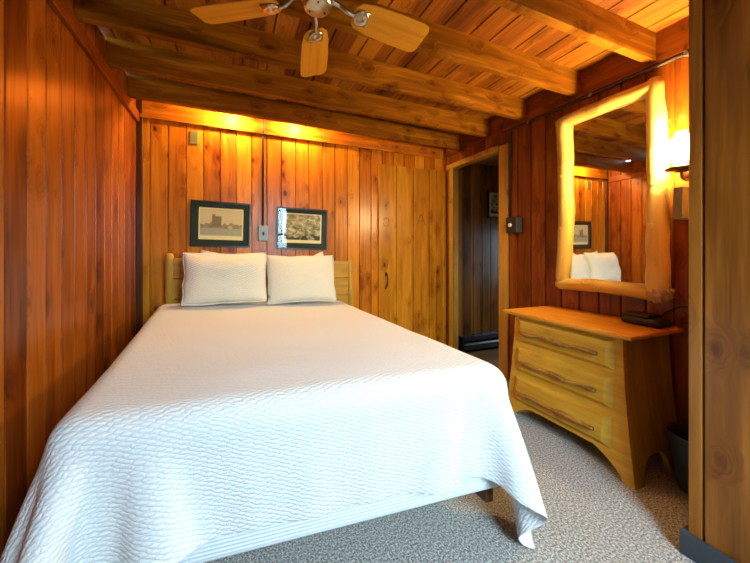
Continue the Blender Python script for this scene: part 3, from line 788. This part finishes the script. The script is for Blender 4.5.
for z0, z1, sd in ((.552, .718, 1), (.345, .513, 2), (.138, .306, 3)):
    y0, y1 = 1.062, 1.668; bm = bmesh.new(); c = .034; d = .026
    def F(y, z, o): return (fx(z)-o, y, z)
    base = [F(y0, z0, .0005), F(y1, z0, .0005), F(y1, z1, .0005), F(y0, z1, .0005)]
    top = [F(y0+c, z0+c*.8, d), F(y1-c, z0+c*.8, d), F(y1-c, z1-c*.35, d), F(y0+c, z1-c*.35, d)]
    a = [bm.verts.new(p) for p in base]; b = [bm.verts.new(p) for p in top]
    bm.faces.new(a); bm.faces.new(b[::-1])
    for k in range(4): bm.faces.new((a[k], a[(k+1) % 4], b[(k+1) % 4], b[k]))
    dw = obj('drawer', off(bm, D), m_dress, D)
    bm = bmesh.new(); zc_ = (z0+z1)/2-.004; xh = fx(zc_)-.050; rr = random.Random(sd)
    pts = [(xh+.004, 1.125, zc_)]
    for k in range(1, 6): pts.append((xh+rr.uniform(-.004, .004), 1.125+k*.085, zc_+rr.uniform(-.007, .009)))
    pts.append((xh+.004, 1.625, zc_))
    P_ = cubic(pts, 5); n_ = len(P_)
    tube(bm, P_, [(.0125+.003*math.sin(i*.5+sd))*(.7 if i in (0, n_-1) else 1) for i in range(n_)], 12, wob=.18, seed=sd)
    for yy in (1.19, 1.56): tube(bm, [(xh+.002, yy, zc_), (fx(zc_)-.0255, yy, zc_)], .007, 8)
    obj('handle', off(bm, D), m_branch, dw, smooth=True)

D.location.y -= .018
# black case on the dresser
e = empty('soft_case', (2.29, 1.13, TZ+.025), 'flat black soft case lying on the dresser top by the wall', 'case')
bm = mound(2.245, 2.395, .985, 1.18, TZ+.0265, TZ+.070, .018)
for v in bm.verts: v.co.z += .006*mnoise.noise(v.co*12)*(1 if v.co.z > TZ+.045 else 0); v.co.x += .12*(v.co.y-1.13)
obj('body', off(bm, e), m_teal, e, smooth=True)
bm = mound(2.265, 2.395, 1.04, 1.185, TZ+.0695, TZ+.088, .009)
for v in bm.verts: v.co.x += .12*(v.co.y-1.13)
obj('flap', off(bm, e), m_black, e, smooth=True)
bm = bmesh.new(); tube(bm, cubic([(2.412, 1.075, .775), (XR-.006, 1.045, .835), (XR-.005, .99, .875), (XR-.005, .95, .885), (XR-.005, .92, .86), (XR-.005, .90, .60), (XR-.005, .895, .30)], 8), .0045, 8)
tag(obj('power_cord', bm, m_black, smooth=True), 'thin dark cord looping on the wall behind the right end of the dresser', 'cord')

# waste bin
e = empty('waste_bin', (2.195, .79, 0), 'dark grey round plastic waste bin between the dresser and the partition', 'waste bin')
bm = bmesh.new(); lathe(bm, [(0, .004), (.092, .004), (.128, .275), (.132, .275), (.134, .271), (.097, .0), (0, .0)][::-1], (2.195, .79, .001), 40)
obj('bucket', off(bm, e), m_bin, e, smooth=False)
bm = bmesh.new(); tube(bm, [(2.195+.131*math.cos(a*PI/24), .79+.131*math.sin(a*PI/24), .277) for a in range(49)], .005, 8, cap=False)
obj('rim', off(bm, e), m_bin, e, smooth=True)

# heater in the hall
e = empty('baseboard_heater', (3.2, 2.95, 0), 'long black baseboard heater along the foot of the hall wall', 'heater')
bm = bmesh.new()
prism(bm, [(2.55, 2.92, .03), (2.55, 2.885, .04), (2.55, 2.875, .10), (2.55, 2.885, .118), (2.55, 2.92, .125)], (1.6, 0, 0))
obj('lower_panel', off(bm, e), m_heater, e)
bm = bmesh.new()
prism(bm, [(2.55, 2.998, .01), (2.55, 2.998, .185), (2.55, 2.93, .178), (2.55, 2.895, .150), (2.55, 2.895, .140), (2.55, 2.93, .150), (2.55, 2.95, .15), (2.55, 2.95, .01)], (1.6, 0, 0))
obj('hood', off(bm, e), m_heater, e)
for xx in (2.545, 4.152):
    obj('end_cap', off(B((xx-.0, 2.88, .0), (xx+.004, 2.998, .19)), e), m_heater, e)

# ------------------------------------------------------------------ ceiling fan
FX, FY, FZ = .33, 1.235, 2.24
fan = empty('ceiling_fan', (FX, FY, ZC(FX)), 'five-bladed ceiling fan with wooden blades and brushed nickel motor', 'ceiling fan')
def fb(prof, seg=40):
    bm = bmesh.new(); lathe(bm, prof, (FX, FY, 0), seg); return off(bm, fan)
obj('canopy', fb([(0, 2.564), (.062, 2.564), (.062, 2.53), (.045, 2.49), (.018, 2.47), (0, 2.47)]), m_nickel, fan, smooth=True)
obj('downrod', fb([(0, 2.475), (.013, 2.475), (.013, 2.36), (0, 2.36)], 16), m_nickel, fan, smooth=True)
obj('motor_housing', fb([(0, 2.397), (.03, 2.397), (.075, 2.387), (.098, 2.367), (.104, 2.335), (.10, 2.297), (.085, 2.275), (.05, 2.267), (0, 2.267)]), m_nickel, fan, smooth=True)
obj('switch_housing', fb([(0, 2.269), (.052, 2.269), (.060, 2.260), (.062, 2.230), (.057, 2.213), (.045, 2.207), (0, 2.205)]), m_nickel, fan, smooth=True)
for a in (20, 140, 260):
    bm = bmesh.new(); q = math.radians(a)
    lathe(bm, [(0, 2.2045), (.0045, 2.2045), (.0045, 2.208), (0, 2.209)], (FX+.036*math.cos(q), FY+.036*math.sin(q), 0), 10)
    obj('screw', off(bm, fan), m_black, fan)
pitch = math.radians(-15)
def blade_mesh():
    bm = bmesh.new()
    out = [(.165, .032), (.19, .056), (.25, .068), (.40, .076), (.51, .077), (.535, .070), (.548, .052)]
    poly = [(x, y, 0) for x, y in out]+[(x, -y, 0) for x, y in out[::-1]]
    prism(bm, poly, (0, 0, .006)); return bm
def iron_mesh():
    bm = bmesh.new()
    tube(bm, cubic([(.055, 0, .028), (.10, .0, .022), (.14, 0, .0), (.175, 0, -.006)], 5), [.010]*5+[.009]*5+[.008]*6, 10)
    lathe(bm, [(0, -.0135), (.012, -.0135), (.014, -.010), (.020, -.009), (.024, -.0125), (.032, -.0125), (.036, -.006), (.036, -.001), (0, -.001)], (.205, 0, 0), 24)
    tube(bm, [(.175, .0, -.006), (.195, .026, -.004), (.24, .03, -.003)], .006, 8); tube(bm, [(.175, .0, -.006), (.195, -.026, -.004), (.24, -.03, -.003)], .006, 8)
    return bm
bl = im = None
for k in range(5):
    a = math.radians(77.5+72*k)
    M = Matrix.Translation((0, 0, FZ-fan.location.z)) @ Matrix.Rotation(a, 4, 'Z') @ Matrix.Rotation(pitch, 4, 'X')
    if bl is None:
        b0 = obj('blade', blade_mesh(), m_blade, fan, bevel=.002); i0 = obj('blade_arm', iron_mesh(), m_nickel, fan, smooth=True)
        bl = b0; im = i0; b, i = b0, i0
    else:
        b = bl.copy(); COL.objects.link(b); i = im.copy(); COL.objects.link(i); b.parent = fan; i.parent = fan
    b.matrix_local = M; i.matrix_local = M
for s in ((.02, -.03), (-.02, .03)):
    pass

# ------------------------------------------------------------------ small lamps behind the last joist
def pt_light(name, loc, col, power, r, parent=None):
    L = bpy.data.lights.new(name, 'POINT'); L.color = col; L.energy = power; L.shadow_soft_size = r
    o = bpy.data.objects.new(name, L); COL.objects.link(o); o.location = loc; return o
for (x, lab) in ((.0, 'small warm bulb tucked behind the last joist, on the left'), (.60, 'small warm bulb tucked behind the last joist, on the right')):
    e = empty('ceiling_lamp', (x, 2.93, ZC(x)), lab, 'lamp', 'lamps behind the last joist')
    bm = bmesh.new(); lathe(bm, [(0, ZC(x)-.002), (.035, ZC(x)-.002), (.03, ZC(x)-.03), (0, ZC(x)-.03)], (x, 2.93, 0), 20)
    obj('socket', off(bm, e), m_bronze, e, smooth=True)
    bm = bmesh.new(); lathe(bm, [(0, ZC(x)-.0305), (.012, ZC(x)-.032), (.02, ZC(x)-.055), (.016, ZC(x)-.075), (0, ZC(x)-.082)], (x, 2.93, 0), 20)
    obj('bulb', off(bm, e), emit('small_glowing_bulb', (1, .52, .14), 25), e, smooth=True)
    pt_light('lamp_glow', (x, 2.93, ZC(x)-.105), (1, .62, .22), 26.0, .02)

# daylight
W = bpy.data.worlds.new('World'); scn.world = W; W.use_nodes = True
nt = W.node_tree; nt.nodes.clear()
wo = nt.nodes.new('ShaderNodeOutputWorld'); bg = nt.nodes.new('ShaderNodeBackground')
tcw = nt.nodes.new('ShaderNodeTexCoord'); spw = nt.nodes.new('ShaderNodeSeparateXYZ'); nt.links.new(tcw.outputs['Generated'], spw.inputs[0])
rw = nt.nodes.new('ShaderNodeValToRGB'); ew = rw.color_ramp.elements      # shaded ground below, bright overcast sky above
ew[0].position = .44; ew[0].color = (.030, .036, .030, 1); ew[1].position = .52; ew[1].color = (.22, .32, .38, 1)
e3 = ew.new(.76); e3.color = (.60, .84, 1.0, 1)
mw_ = nt.nodes.new('ShaderNodeMath'); mw_.operation = 'MULTIPLY_ADD'; mw_.inputs[1].default_value = .5; mw_.inputs[2].default_value = .5
nt.links.new(spw.outputs[2], mw_.inputs[0]); nt.links.new(mw_.outputs[0], rw.inputs[0]); nt.links.new(rw.outputs[0], bg.inputs[0])
bg.inputs[1].default_value = 34
nt.links.new(bg.outputs[0], wo.inputs[0])
def portal(loc, rot, sx, sy):
    L = bpy.data.lights.new('daylight_portal', 'AREA'); L.shape = 'RECTANGLE'; L.size = sx; L.size_y = sy
    L.cycles.is_portal = True
    o = bpy.data.objects.new('daylight_portal', L); COL.objects.link(o); o.location = loc; o.rotation_euler = rot
portal(((WX0+WX1)/2, YF-.06, (WZ0+WZ1)/2), (PI/2, 0, 0), WX1-WX0, WZ1-WZ0)      # faces +Y
portal((4.26, (HW[0]+HW[1])/2, (HW[2]+HW[3])/2), (PI/2, 0, PI/2), HW[1]-HW[0], HW[3]-HW[2])

# ------------------------------------------------------------------ camera and view
cam = bpy.data.cameras.new('camera'); co = bpy.data.objects.new('camera', cam); COL.objects.link(co)
co.location = (0, 0, EYE); co.rotation_euler = (PI/2, 0, -math.radians(21))
cam.sensor_fit = 'HORIZONTAL'; cam.sensor_width = 36; cam.lens = 307/750*36
cam.shift_x = (375-350)/750; cam.shift_y = (252-281.5)/750; cam.clip_start = .02
scn.camera = co
vs_ = scn.view_settings
vs_.view_transform = 'Standard'; vs_.look = 'None'; vs_.gamma = 1; vs_.use_curve_mapping = False; vs_.exposure = 0.9
scn.cycles.max_bounces = 10; scn.cycles.diffuse_bounces = 3; scn.cycles.glossy_bounces = 5; scn.cycles.transparent_max_bounces = 12
scn.cycles.sample_clamp_indirect = 8; scn.cycles.use_denoising = True
